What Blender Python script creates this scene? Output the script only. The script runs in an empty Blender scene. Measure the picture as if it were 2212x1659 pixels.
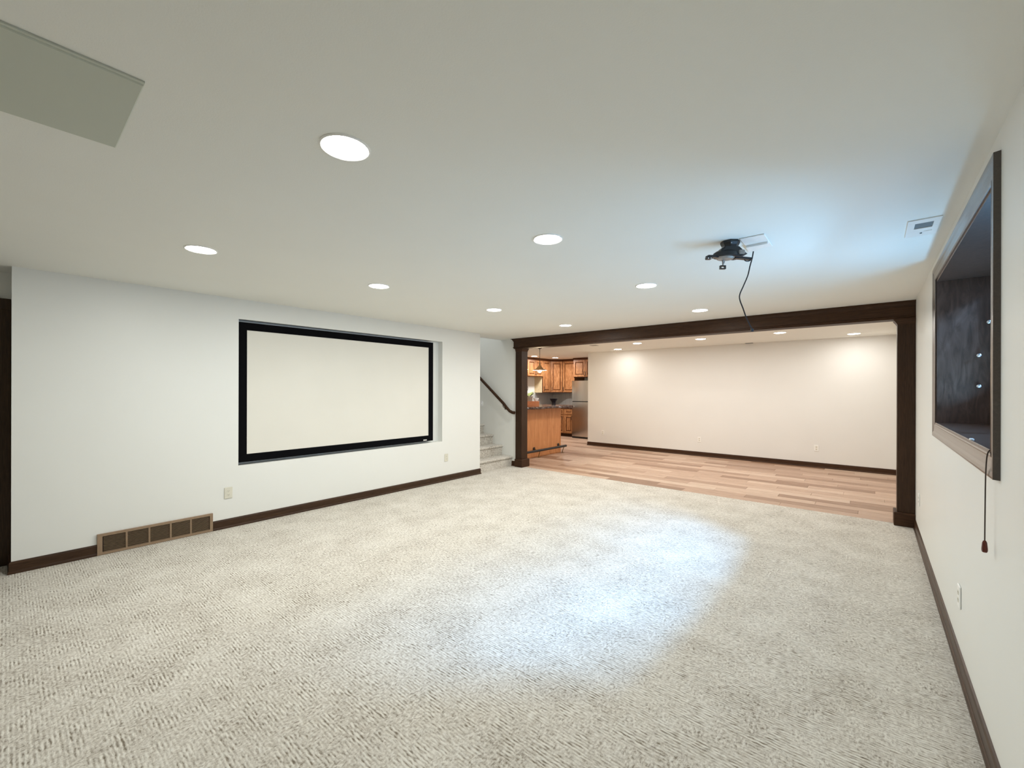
import bpy, bmesh, math, random
from mathutils import Vector, Matrix
random.seed(7)
sc = bpy.context.scene
COL = sc.collection
R = math.radians

# ------------------------------------------------------------------ camera
cam_data = bpy.data.cameras.new('camera')
cam = bpy.data.objects.new('camera', cam_data)
COL.objects.link(cam)
cam.location = (0, 0, 1.4736)
cam.rotation_euler = (Matrix.Rotation(R(40.1186), 4, 'Z') @ Matrix.Rotation(R(90), 4, 'X')
                      @ Matrix.Rotation(R(0.14), 4, 'Z')).to_euler()
cam_data.sensor_width = 36.0
cam_data.lens = 920.756 / 2212 * 36.0
cam_data.shift_y = 11.43 / 2212
cam_data.clip_start = 0.02
sc.camera = cam

# ------------------------------------------------------------------ light of the place
LAMP_W = 18.5  # (the row towards the right wall is weaker)
LAMP_W2 = 7.5          # recessed ceiling lamps, carpeted room
LAMP_FAR_W = 12.0      # recessed ceiling lamps, wood floored room
LAMP_KIT_W = 24.0
MAIN_COL = (0.985, 1.0, 0.955)
FAR_COL = (0.96, 0.945, 0.915)
sc.view_settings.view_transform = 'Standard'
sc.view_settings.look = 'None'
sc.view_settings.gamma = 1.0
sc.view_settings.exposure = 0.07
sc.view_settings.use_curve_mapping = False
world = bpy.data.worlds.new('world')
sc.world = world
world.use_nodes = True
world.node_tree.nodes['Background'].inputs[0].default_value = (0.52, 0.68, 1.0, 1)
world.node_tree.nodes['Background'].inputs[1].default_value = 2.5


def area_light(name, loc, target, sx, sy, watts, color, shape='RECTANGLE', spread=180):
    d = bpy.data.lights.new(name, 'AREA')
    d.shape = shape
    d.size = sx
    d.size_y = sy
    d.energy = watts
    d.color = color
    d.spread = R(spread)
    o = bpy.data.objects.new(name, d)
    COL.objects.link(o)
    o.location = loc
    o.rotation_euler = (Vector(target) - Vector(loc)).to_track_quat('-Z', 'Y').to_euler()
    return o


# daylight falling into the deep window of the right wall: sky from above, bounce from the ground below
DAY = (0.42, 0.66, 1.0)
area_light('daylight_sky', (2.15, 3.45, 3.62), (-1.15, 3.25, 0.0), 0.6, 1.0, 290, (0.24, 0.53, 1.0), spread=90)
area_light('daylight_ground', (0.74, 3.40, 1.36), (-0.2, 3.2, 2.5), 1.6, 0.14, 22, (0.27, 0.62, 1.0), spread=150)
area_light('stairwell_lamp', (-6.6, 5.8, 4.2), (-6.6, 5.8, 0), 0.5, 0.5, 16, (0.92, 0.96, 1.0))

# ------------------------------------------------------------------ materials
MAT = {}


def nmat(name):
    m = bpy.data.materials.new(name)
    m.use_nodes = True
    nt = m.node_tree
    b = nt.nodes['Principled BSDF']
    MAT[name] = m
    return m, nt, b


def N(nt, t, **kw):
    n = nt.nodes.new(t)
    for k, v in kw.items():
        setattr(n, k, v)
    return n


def ramp(nt, stops):
    r = N(nt, 'ShaderNodeValToRGB')
    els = r.color_ramp.elements
    while len(els) < len(stops):
        els.new(0.5)
    for e, (p, c) in zip(els, stops):
        e.position = p
        e.color = (*c, 1)
    return r


def coords(nt, scale, per_object=False):
    tc = N(nt, 'ShaderNodeTexCoord')
    mp = N(nt, 'ShaderNodeMapping')
    mp.inputs['Scale'].default_value = scale
    if per_object:
        oi = N(nt, 'ShaderNodeObjectInfo')
        mul = N(nt, 'ShaderNodeMath', operation='MULTIPLY')
        mul.inputs[1].default_value = 57.0
        add = N(nt, 'ShaderNodeVectorMath', operation='ADD')
        nt.links.new(oi.outputs['Random'], mul.inputs[0])
        nt.links.new(tc.outputs['Object'], add.inputs[0])
        nt.links.new(mul.outputs[0], add.inputs[1])
        nt.links.new(add.outputs[0], mp.inputs['Vector'])
    else:
        nt.links.new(tc.outputs['Object'], mp.inputs['Vector'])
    return mp


def noise(nt, vec, scale=5, detail=3, rough=0.5, dist=0.0):
    n = N(nt, 'ShaderNodeTexNoise')
    n.inputs['Scale'].default_value = scale
    n.inputs['Detail'].default_value = detail
    n.inputs['Roughness'].default_value = rough
    n.inputs['Distortion'].default_value = dist
    nt.links.new(vec.outputs[0], n.inputs['Vector'])
    return n


def bump(nt, b, h, strength, dist):
    bp = N(nt, 'ShaderNodeBump')
    bp.inputs['Strength'].default_value = strength
    bp.inputs['Distance'].default_value = dist
    nt.links.new(h, bp.inputs['Height'])
    nt.links.new(bp.outputs[0], b.inputs['Normal'])


def plain(name, col, rough=0.5, metal=0.0, spec=0.5, var=0.06, scale=30):
    m, nt, b = nmat(name)
    mp = coords(nt, (1, 1, 1))
    n = noise(nt, mp, scale, 2)
    lo = tuple(c * (1 - var) for c in col)
    hi = tuple(min(1, c * (1 + var)) for c in col)
    r = ramp(nt, [(0.35, lo), (0.65, hi)])
    nt.links.new(n.outputs['Fac'], r.inputs[0])
    nt.links.new(r.outputs[0], b.inputs['Base Color'])
    b.inputs['Roughness'].default_value = rough
    b.inputs['Metallic'].default_value = metal
    b.inputs['Specular IOR Level'].default_value = spec
    return m


def paint(name, col, rough=0.6, spec=0.25, tex=0.12):
    m, nt, b = nmat(name)
    mp = coords(nt, (1, 1, 1))
    n = noise(nt, mp, 190, 3, 0.6)
    n2 = noise(nt, mp, 1.7, 2)
    r = ramp(nt, [(0.3, tuple(c * 0.985 for c in col)), (0.7, col)])
    nt.links.new(n2.outputs['Fac'], r.inputs[0])
    nt.links.new(r.outputs[0], b.inputs['Base Color'])
    b.inputs['Roughness'].default_value = rough
    b.inputs['Specular IOR Level'].default_value = spec
    bump(nt, b, n.outputs['Fac'], tex, 0.0015)
    return m


def wood(name, dark, mid, light, scale, rough=0.4, per_object=False, spec=0.25, dist=1.5, sc_=4.0, bmp=0.05):
    m, nt, b = nmat(name)
    mp = coords(nt, scale, per_object)
    n = noise(nt, mp, sc_, 6, 0.6, dist)
    r = ramp(nt, [(0.28, dark), (0.5, mid), (0.72, light)])
    nt.links.new(n.outputs['Fac'], r.inputs[0])
    nt.links.new(r.outputs[0], b.inputs['Base Color'])
    b.inputs['Roughness'].default_value = rough
    b.inputs['Specular IOR Level'].default_value = spec
    bump(nt, b, n.outputs['Fac'], bmp, 0.002)
    return m, nt, b, r


paint('wall_paint', (0.82, 0.82, 0.78), 0.42, 0.3)
paint('ceiling_paint', (0.87, 0.87, 0.815), 0.75, 0.2, 0.3)
paint('far_wall_paint', (0.82, 0.805, 0.77), 0.55, 0.25)
paint('hatch_paint', (0.57, 0.595, 0.515), 0.7, 0.2)
plain('white_plastic', (0.90, 0.89, 0.85), 0.35, var=0.02)
plain('ivory_plastic', (0.72, 0.69, 0.58), 0.35, var=0.02)
plain('slot_dark', (0.05, 0.045, 0.04), 0.6)
plain('black_velvet', (0.004, 0.004, 0.005), 0.9, spec=0.05)
plain('black_metal', (0.012, 0.012, 0.013), 0.35, spec=0.5)
plain('grey_metal', (0.30, 0.27, 0.24), 0.35, metal=0.3)
plain('chrome', (0.85, 0.85, 0.87), 0.12, metal=1.0, var=0.02)
plain('satin_steel', (0.6, 0.6, 0.6), 0.35, metal=0.9)
plain('register_metal', (0.30, 0.205, 0.13), 0.42, spec=0.4, var=0.05)
plain('register_void', (0.02, 0.014, 0.01), 0.8)
plain('brass', (0.30, 0.22, 0.10), 0.3, metal=0.8)
plain('cord_black', (0.010, 0.008, 0.010), 0.5)
plain('cord_brown', (0.07, 0.05, 0.04), 0.7)
plain('vent_grey', (0.16, 0.19, 0.20), 0.6)
plain('black_ceramic', (0.008, 0.006, 0.010), 0.55, spec=0.3)
plain('white_ceramic', (0.90, 0.90, 0.90), 0.2, var=0.02)
plain('pot_clay', (0.36, 0.27, 0.21), 0.7)
plain('soil', (0.03, 0.02, 0.012), 0.9)
plain('leaf_green', (0.11, 0.17, 0.05), 0.5, var=0.5, scale=14)
plain('cabinet_side', (0.72, 0.58, 0.36), 0.5)
plain('pendant_metal', (0.035, 0.02, 0.012), 0.5)
plain('toe_black', (0.012, 0.012, 0.012), 0.5)
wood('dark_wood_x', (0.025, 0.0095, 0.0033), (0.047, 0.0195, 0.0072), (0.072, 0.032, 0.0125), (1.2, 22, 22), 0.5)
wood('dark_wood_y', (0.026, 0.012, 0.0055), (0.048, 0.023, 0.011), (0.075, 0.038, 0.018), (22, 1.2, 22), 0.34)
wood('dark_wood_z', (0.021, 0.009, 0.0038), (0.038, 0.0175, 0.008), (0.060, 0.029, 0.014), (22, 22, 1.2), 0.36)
wood('window_wood', (0.040, 0.022, 0.014), (0.070, 0.040, 0.027), (0.105, 0.063, 0.045), (6, 6, 1.2), 0.30, spec=0.6)
wood('casing_wood', (0.024, 0.015, 0.010), (0.042, 0.027, 0.019), (0.066, 0.045, 0.033), (20, 2, 20), 0.3, spec=0.8)[2].inputs['Coat Weight'].default_value = 0.7
MAT['casing_wood'].node_tree.nodes['Principled BSDF'].inputs['Coat Roughness'].default_value = 0.28
wood('door_wood', (0.020, 0.010, 0.005), (0.040, 0.020, 0.009), (0.062, 0.033, 0.015), (16, 16, 1.0), 0.4)
wood('cabinet_wood', (0.13, 0.048, 0.017), (0.36, 0.155, 0.060), (0.56, 0.29, 0.130), (7, 7, 0.9), 0.38, True, dist=2.2)
wood('bar_wood', (0.50, 0.200, 0.075), (0.60, 0.255, 0.100), (0.68, 0.32, 0.135), (5, 5, 0.7), 0.36, False, dist=1.0, sc_=3.0)
wood('crown_wood', (0.05, 0.017, 0.006), (0.085, 0.030, 0.011), (0.13, 0.05, 0.018), (6, 6, 20), 0.45)
wood('cabinet_groove_shade', (0.06, 0.02, 0.007), (0.15, 0.055, 0.02), (0.24, 0.10, 0.04), (7, 7, 0.9), 0.4)  # darker cabinet wood: groove shade put into the colour, dark seams on face frames
wood('box_wood', (0.50, 0.17, 0.07), (0.60, 0.22, 0.10), (0.68, 0.28, 0.13), (6, 6, 20), 0.5)
wood('tassel_wood', (0.07, 0.018, 0.012), (0.11, 0.03, 0.02), (0.16, 0.05, 0.03), (30, 30, 8), 0.35)

# planks: tone differs from plank to plank
m, nt, b = nmat('plank_wood')
mp = coords(nt, (1.1, 16, 1), True)
n = noise(nt, mp, 3.0, 6, 0.6, 1.2)
oi = N(nt, 'ShaderNodeObjectInfo')
rt = ramp(nt, [(0.0, (0.30, 0.175, 0.11)), (0.3, (0.49, 0.325, 0.232)), (0.7, (0.57, 0.40, 0.295)), (1.0, (0.65, 0.49, 0.375))])
nt.links.new(oi.outputs['Random'], rt.inputs[0])
rg = ramp(nt, [(0.25, (0.50, 0.44, 0.39)), (0.55, (1, 1, 1))])
nt.links.new(n.outputs['Fac'], rg.inputs[0])
mx = N(nt, 'ShaderNodeMix', data_type='RGBA', blend_type='MULTIPLY')
mx.inputs[0].default_value = 0.8
nt.links.new(rt.outputs[0], mx.inputs[6])
nt.links.new(rg.outputs[0], mx.inputs[7])
nt.links.new(mx.outputs[2], b.inputs['Base Color'])
b.inputs['Roughness'].default_value = 0.38
b.inputs['Specular IOR Level'].default_value = 0.4
bump(nt, b, n.outputs['Fac'], 0.06, 0.002)

# carpet: short broken ribs running across the room
m, nt, b = nmat('carpet')
mpa = coords(nt, (32, 96, 32))
mpb = coords(nt, (88, 54, 54))
mpc = coords(nt, (1, 1, 1))
na = noise(nt, mpa, 1.0, 1, 0.5, 0.25)
nb = noise(nt, mpb, 1.0, 2, 0.6, 0.3)
nc = noise(nt, mpc, 9.0, 3, 0.6)
nf = noise(nt, mpc, 330.0, 2, 0.6)
nl = noise(nt, mpc, 3.2, 3, 0.6)
# rows of loops across the room, broken up by the ribs
wv = N(nt, 'ShaderNodeTexWave', wave_type='BANDS', bands_direction='Y', wave_profile='SIN')
wv.inputs['Scale'].default_value = 21.0
wv.inputs['Distortion'].default_value = 2.2
wv.inputs['Detail'].default_value = 2.0
wv.inputs['Detail Scale'].default_value = 2.2
nt.links.new(mpc.outputs[0], wv.inputs['Vector'])


def fmix(fac, x_, y_):
    q = N(nt, 'ShaderNodeMix', data_type='FLOAT')
    if isinstance(fac, float):
        q.inputs[0].default_value = fac
    else:
        nt.links.new(fac, q.inputs[0])
    nt.links.new(x_, q.inputs[2])
    nt.links.new(y_, q.inputs[3])
    return q.outputs[0]


rc = ramp(nt, [(0.42, (0.05, 0.05, 0.05)), (0.60, (0.9, 0.9, 0.9))])
nt.links.new(nc.outputs['Fac'], rc.inputs[0])
ribs = fmix(0.20, na.outputs['Fac'], wv.outputs['Fac'])
pile = fmix(0.25, fmix(rc.outputs[0], ribs, nb.outputs['Fac']), nf.outputs['Fac'])
tone = fmix(0.16, pile, nl.outputs['Fac'])
rcol = ramp(nt, [(0.36, (0.21, 0.175, 0.130)), (0.47, (0.545, 0.50, 0.435)), (0.60, (0.77, 0.735, 0.665))])
nt.links.new(tone, rcol.inputs[0])
nt.links.new(rcol.outputs[0], b.inputs['Base Color'])
b.inputs['Roughness'].default_value = 0.95
b.inputs['Specular IOR Level'].default_value = 0.1
b.inputs['Sheen Weight'].default_value = 0.1
bump(nt, b, pile, 0.8, 0.005)

# projection cloth
m, nt, b = nmat('screen_cloth')
mp = coords(nt, (1, 1, 1))
n = noise(nt, mp, 2.0, 2)
r = ramp(nt, [(0.3, (0.76, 0.735, 0.665)), (0.7, (0.78, 0.755, 0.685))])
nt.links.new(n.outputs['Fac'], r.inputs[0])
nt.links.new(r.outputs[0], b.inputs['Base Color'])
b.inputs['Roughness'].default_value = 0.9
b.inputs['Specular IOR Level'].default_value = 0.1

# stone bar top
m, nt, b = nmat('stone_top')
mp = coords(nt, (1, 1, 1))
n = noise(nt, mp, 26, 5, 0.7, 1.0)
r = ramp(nt, [(0.35, (0.018, 0.010, 0.008)), (0.55, (0.085, 0.045, 0.034)), (0.72, (0.26, 0.17, 0.13))])
nt.links.new(n.outputs['Fac'], r.inputs[0])
nt.links.new(r.outputs[0], b.inputs['Base Color'])
b.inputs['Roughness'].default_value = 0.16

# backsplash tile
m, nt, b = nmat('backsplash_tile')
mp = coords(nt, (1, 1, 1))
bk = N(nt, 'ShaderNodeTexBrick')
bk.inputs['Scale'].default_value = 6.0
bk.inputs['Color1'].default_value = (0.40, 0.40, 0.39, 1)
bk.inputs['Color2'].default_value = (0.47, 0.47, 0.46, 1)
bk.inputs['Mortar'].default_value = (0.55, 0.55, 0.53, 1)
bk.inputs['Mortar Size'].default_value = 0.012
nt.links.new(mp.outputs[0], bk.inputs['Vector'])
nt.links.new(bk.outputs['Color'], b.inputs['Base Color'])
b.inputs['Roughness'].default_value = 0.25

# brushed steel
m, nt, b = nmat('stainless')
mp = coords(nt, (140, 140, 1.5))
n = noise(nt, mp, 1.0, 2)
r = ramp(nt, [(0.3, (0.55, 0.53, 0.50)), (0.7, (0.66, 0.64, 0.61))])
nt.links.new(n.outputs['Fac'], r.inputs[0])
nt.links.new(r.outputs[0], b.inputs['Base Color'])
b.inputs['Metallic'].default_value = 1.0
b.inputs['Roughness'].default_value = 0.24
b.inputs['Anisotropic'].default_value = 0.75

# lens of a lit lamp
def lamp_mat(name, col, strength):
    m, nt, b = nmat(name)
    b.inputs['Base Color'].default_value = (0.9, 0.9, 0.88, 1)
    b.inputs['Emission Color'].default_value = (*col, 1)
    b.inputs['Emission Strength'].default_value = strength


lamp_mat('lens_main', (1.0, 0.99, 0.93), 22.0)
lamp_mat('lens_far', (1.0, 0.95, 0.86), 25.0)
lamp_mat('bulb_glow', (1.0, 0.86, 0.62), 45.0)

# window glass
m, nt, b = nmat('window_glass')
nt.nodes.remove(b)
tr = N(nt, 'ShaderNodeBsdfTransparent')
tr.inputs[0].default_value = (0.93, 0.96, 0.97, 1)
gl = N(nt, 'ShaderNodeBsdfGlossy')
gl.inputs['Roughness'].default_value = 0.02
fr = N(nt, 'ShaderNodeFresnel')
fr.inputs[0].default_value = 1.35
ms = N(nt, 'ShaderNodeMixShader')
nt.links.new(fr.outputs[0], ms.inputs[0])
nt.links.new(tr.outputs[0], ms.inputs[1])
nt.links.new(gl.outputs[0], ms.inputs[2])
nt.links.new(ms.outputs[0], nt.nodes['Material Output'].inputs[0])


# ------------------------------------------------------------------ mesh helpers
class MB:
    def __init__(self):
        self.v = []
        self.f = []

    def add(self, verts, faces):
        o = len(self.v)
        self.v += [tuple(p) for p in verts]
        self.f += [tuple(i + o for i in f) for f in faces]
        return self

    def box(self, x0, x1, y0, y1, z0, z1):
        v = [(x0, y0, z0), (x1, y0, z0), (x1, y1, z0), (x0, y1, z0),
             (x0, y0, z1), (x1, y0, z1), (x1, y1, z1), (x0, y1, z1)]
        return self.add(v, [(0, 3, 2, 1), (4, 5, 6, 7), (0, 1, 5, 4), (1, 2, 6, 5), (2, 3, 7, 6), (3, 0, 4, 7)])

    def cbox(self, x0, x1, y0, y1, z0, z1, c=0.003):
        """box with chamfered edges"""
        bm = bmesh.new()
        bmesh.ops.create_cube(bm, size=1)
        for q in bm.verts:
            q.co = Vector((x0 + (q.co.x + .5) * (x1 - x0), y0 + (q.co.y + .5) * (y1 - y0), z0 + (q.co.z + .5) * (z1 - z0)))
        bmesh.ops.bevel(bm, geom=list(bm.edges), offset=c, segments=1, affect='EDGES', profile=0.5)
        return self.frombm(bm)

    def frombm(self, bm):
        bm.verts.index_update()
        self.add([q.co[:] for q in bm.verts], [[q.index for q in f.verts] for f in bm.faces])
        bm.free()
        return self

    def sweep(self, prof, stations):
        """prof: n points; stations(k, point) given as list of functions point->xyz; open in length, capped"""
        n = len(prof)
        vs = []
        for s in stations:
            vs += [s(p) for p in prof]
        fs = []
        for k in range(len(stations) - 1):
            for i in range(n):
                j = (i + 1) % n
                fs.append((k * n + i, k * n + j, (k + 1) * n + j, (k + 1) * n + i))
        fs.append(tuple(range(n - 1, -1, -1)))
        fs.append(tuple(range((len(stations) - 1) * n, len(stations) * n)))
        return self.add(vs, fs)

    def lathe(self, prof, c=(0, 0, 0), seg=28, close=True):
        """prof: (r, z) pairs from one end to the other; ends capped when r>0"""
        vs, fs = [], []
        n = len(prof)
        for i in range(seg):
            a = 2 * math.pi * i / seg
            for r_, z in prof:
                vs.append((c[0] + r_ * math.cos(a), c[1] + r_ * math.sin(a), c[2] + z))
        for i in range(seg):
            j = (i + 1) % seg
            for k in range(n - 1):
                fs.append((i * n + k, j * n + k, j * n + k + 1, i * n + k + 1))
        if close:
            if prof[0][0] > 1e-6:
                fs.append(tuple(i * n for i in range(seg - 1, -1, -1)))
            if prof[-1][0] > 1e-6:
                fs.append(tuple(i * n + n - 1 for i in range(seg)))
        return self.add(vs, fs)

    def tube(self, pts, r, seg=10, smooth_n=6):
        pts = [Vector(p) for p in pts]
        if smooth_n > 1 and len(pts) > 2:
            P = [pts[0]] + pts + [pts[-1]]
            out = []
            for i in range(1, len(P) - 2):
                for k in range(smooth_n):
                    t = k / smooth_n
                    p0, p1, p2, p3 = P[i - 1:i + 3]
                    out.append(0.5 * ((2 * p1) + (-p0 + p2) * t + (2 * p0 - 5 * p1 + 4 * p2 - p3) * t * t
                                      + (-p0 + 3 * p1 - 3 * p2 + p3) * t ** 3))
            out.append(pts[-1])
            pts = out
        vs, fs = [], []
        up = None
        for i, p in enumerate(pts):
            d = (pts[min(i + 1, len(pts) - 1)] - pts[max(i - 1, 0)]).normalized()
            if up is None:
                up = d.orthogonal().normalized()
            up = (up - d * up.dot(d)).normalized()
            w = d.cross(up)
            for k in range(seg):
                a = 2 * math.pi * k / seg
                vs.append(p + (up * math.cos(a) + w * math.sin(a)) * r)
        for i in range(len(pts) - 1):
            for k in range(seg):
                j = (k + 1) % seg
                fs.append((i * seg + k, i * seg + j, (i + 1) * seg + j, (i + 1) * seg + k))
        fs.append(tuple(range(seg - 1, -1, -1)))
        fs.append(tuple(range((len(pts) - 1) * seg, len(pts) * seg)))
        return self.add(vs, fs)

    def rect_frame(self, x0, x1, z0, z1, w, y0, y1):
        """flat rectangular frame in the XZ plane"""
        self.box(x0, x1, y0, y1, z1 - w, z1)
        self.box(x0, x1, y0, y1, z0, z0 + w)
        self.box(x0, x0 + w, y0, y1, z0 + w, z1 - w)
        self.box(x1 - w, x1, y0, y1, z0 + w, z1 - w)
        return self

    def turn(self, deg, piv=(0, 0, 0), axis='Z'):
        M = Matrix.Translation(piv) @ Matrix.Rotation(R(deg), 4, axis) @ Matrix.Translation([-a for a in piv])
        self.v = [tuple(M @ Vector(p)) for p in self.v]
        return self


def origin(o):
    w = Vector((0, 0, 0))
    while o is not None:
        w = w + o.location
        o = o.parent
    return w


def build(name, mb, mat, parent=None, at=None, local=False, smooth=None):
    """link one mesh object; vertices are given in world coordinates unless local"""
    base = Vector((0, 0, 0))
    if not local:
        base = origin(parent) if parent else Vector((0, 0, 0))
        if at is not None:
            base = Vector(at)
    me = bpy.data.meshes.new(name)
    me.from_pydata([tuple(Vector(p) - base) for p in mb.v], [], mb.f)
    bm = bmesh.new()
    bm.from_mesh(me)
    bmesh.ops.recalc_face_normals(bm, faces=bm.faces)
    bm.to_mesh(me)
    bm.free()
    if smooth:
        me.shade_smooth()
        me.set_sharp_from_angle(angle=R(smooth))
    mats = mat if isinstance(mat, (list, tuple)) else [mat]
    for q in mats:
        me.materials.append(MAT[q])
    o = bpy.data.objects.new(name, me)
    COL.objects.link(o)
    if parent:
        o.parent = parent
        if at is not None and not local:
            o.location = Vector(at) - origin(parent)
    elif at is not None:
        o.location = at
    return o


def tag(o, label=None, cat=None, group=None, kind=None):
    if label:
        o['label'] = label
    if cat:
        o['category'] = cat
    if group:
        o['group'] = group
    if kind:
        o['kind'] = kind
    return o


def thing(name, label, cat, loc, rz=0.0, group=None):
    o = bpy.data.objects.new(name, None)
    o.empty_display_size = 0.05
    COL.objects.link(o)
    o.location = loc
    o.rotation_euler = (0, 0, R(rz))
    return tag(o, label, cat, group)


def struct(name, mb, mat, label, at=None, smooth=None):
    return tag(build(name, mb, mat, None, at, smooth=smooth), label, None, None, 'structure')


def struct_empty(name, label, loc):
    o = bpy.data.objects.new(name, None)
    o.empty_display_size = 0.05
    COL.objects.link(o)
    o.location = loc
    return tag(o, label, None, None, 'structure')


def dup(root, loc, rz=None, label=None, watts=None):
    r_ = root.copy()
    COL.objects.link(r_)
    r_.location = loc
    if rz is not None:
        r_.rotation_euler = (0, 0, R(rz))
    if label:
        r_['label'] = label
    for ch in list(root.children):
        c = ch.copy()
        COL.objects.link(c)
        c.parent = r_
        if watts and c.type == 'LIGHT':
            c.data = c.data.copy()
            c.data.energy = watts
        for g in list(ch.children):
            d = g.copy()
            COL.objects.link(d)
            d.parent = c
    return r_


# ------------------------------------------------------------------ the rooms
XL, XR, H = -5.211, 0.365, 2.44
Y0, Y1 = 0.027, 5.32           # screen wall, front and stair end
YB, YC, YF = 6.268, 6.35, 9.94  # beam face, carpet edge, far wall
XK, YK = -8.22, 11.90           # kitchen walls
XC = -5.743                     # corner of far wall towards the kitchen
YR = -2.9                       # wall behind
XD = -5.52                      # recessed wall with the dark door
YS = 6.30                       # stair wall face

fl = MB().box(-5.65, 0.72, YR - .1, YC, -0.06, 0).box(-9.1, -5.65, 5.2, 6.35, -0.06, 0)
struct('floor', fl, 'carpet', 'light beige ribbed carpet of the room with the screen')
wf = struct('floor.001', MB().box(-8.35, 0.72, YC, 12.0, -0.06, -0.009), 'plank_wood',
            'warm tan wood plank floor beyond the dark beam')

# planks laid across the room
PW, PL = 0.18, 1.22
plank_cache = {}


def plank(x0, x1, y0, y1):
    key = (round(x1 - x0, 3), round(y1 - y0, 3))
    if key not in plank_cache:
        L_, W_ = key
        c = 0.0018
        a, b_ = L_ / 2 - .0008, W_ / 2 - .0008
        mbp = MB()
        vs = [(-a, -b_, -.009), (a, -b_, -.009), (a, b_, -.009), (-a, b_, -.009),
              (-a, -b_, -c), (a, -b_, -c), (a, b_, -c), (-a, b_, -c),
              (-a + c, -b_ + c, 0), (a - c, -b_ + c, 0), (a - c, b_ - c, 0), (-a + c, b_ - c, 0)]
        fs = [(0, 3, 2, 1), (8, 9, 10, 11)]
        for i in range(4):
            j = (i + 1) % 4
            fs += [(i, j, 4 + j, 4 + i), (4 + i, 4 + j, 8 + j, 8 + i)]
        mbp.add(vs, fs)
        o = build('plank', mbp, 'plank_wood', wf, local=True)
        plank_cache[key] = o.data
    else:
        o = bpy.data.objects.new('plank', plank_cache[key])
        COL.objects.link(o)
        o.parent = wf
    o.location = ((x0 + x1) / 2, (y0 + y1) / 2, 0)


y = YC
row = 0
while y < YK - 0.01:
    y2 = min(y + PW, YK)
    xmax = XR if y < YF - 0.05 else XC
    x = XK - (row * 0.437) % PL
    while x < xmax - 0.02:
        a, b2 = max(x, XK), min(x + PL, xmax)
        if b2 - a > 0.03:
            plank(a, b2, y, y2)
        x += PL
    y = y2
    row += 1

ce = (MB().box(XL, 0.72, YR - .1, YK + .1, H, H + .06).box(XD - .1, XL, YR - .1, 0.2, H, H + .06)
      .box(XK - .1, XL, 6.42, YK + .1, H, H + .06))
ce.box(-5.47, XL, Y1, YS + .12, H, H + .06)
struct('ceiling', ce, 'ceiling_paint', 'smooth off white painted ceiling over both rooms')

# screen wall with its shallow niche, header over the stair opening included
NY0, NY1, NZ0, NZ1, ND = 1.613, 4.466, 0.643, 2.226, 0.10
wl = MB()
xb = XL - 0.14
wl.box(xb, XL, Y0, NY0, 0, H).box(xb, XL, NY1, Y1, 0, H)
wl.box(xb, XL, NY0, NY1, 0, NZ0).box(xb, XL, NY0, NY1, NZ1, H).box(xb, XL - ND, NY0, NY1, NZ0, NZ1)
wl.box(XD - .1, xb, Y0, Y0 + .12, 0, H)
wl.box(-5.60, -5.47, Y1, YS, H + .001, 4.3)
struct('wall_left', wl, 'wall_paint', 'off white wall with the shallow niche for the projection screen')
struct('wall_recess', MB().box(XD - .1, XD, YR, Y0, 0, H), 'wall_paint', 'set back wall holding the dark wood door')
struct('wall_rear', MB().box(XD - .1, 0.72, YR - .1, YR, 0, H), 'wall_paint', 'plain off white wall behind the viewpoint')

WY0, WY1, WZ0, WZ1, WX = 2.45, 4.33, 1.23, 2.27, 0.715
wr = (MB().box(XR, WX, YR, WY0, 0, H).box(XR, WX, WY1, YF + .1, 0, H)
      .box(XR, WX, WY0, WY1, 0, WZ0).box(XR, WX, WY0, WY1, WZ1, H))
struct('wall_right', wr, 'wall_paint', 'off white wall with the deep dark framed window')
struct('wall_far', MB().box(XC, WX, YF, YF + .12, 0, H).box(XC, XC + .12, YF + .12, YK, 0, H), 'far_wall_paint',
       'warm cream wall at the end of the wood floored room')
struct('wall_kitchen_back', MB().box(XK - .1, XC + .12, YK, YK + .1, 0, H), 'far_wall_paint', 'kitchen wall behind the refrigerator')
struct('wall_kitchen_left', MB().box(XK - .1, XK, 6.42, YK, 0, H), 'far_wall_paint', 'kitchen wall behind the upper cabinets')
struct('wall_stair', MB().box(-9.0, -5.197, YS, 6.42, 0, 4.3), 'wall_paint', 'stair wall carrying the dark handrail')
struct('wall_stair_near', MB().box(-9.0, xb, 5.2, Y1, 0, 4.3), 'wall_paint', 'stair wall behind the screen niche')
struct('wall_stair_end', MB().box(-9.1, -9.0, 5.2, 6.42, 0, 4.3), 'wall_paint', 'wall at the top of the stairs')
struct('ceiling_stair', MB().box(-9.1, XL, 5.2, 6.42, 4.3, 4.36), 'ceiling_paint', 'high ceiling over the stairs')

# ------------------------------------------------------------------ baseboards
BP = [(0, 0), (0.020, 0), (0.020, 0.010), (0.016, 0.020), (0.012, 0.024), (0.012, 0.082), (0.008, 0.092), (0, 0.096)]


def along_y(x, s, y0, y1, sh0=0, sh1=0):
    """profile on a wall x, facing s; mitre factors shift the ends by the profile depth"""
    return MB().sweep(BP, [lambda p: (x + s * p[0], y0 - sh0 * p[0], p[1]), lambda p: (x + s * p[0], y1 + sh1 * p[0], p[1])])


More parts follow.
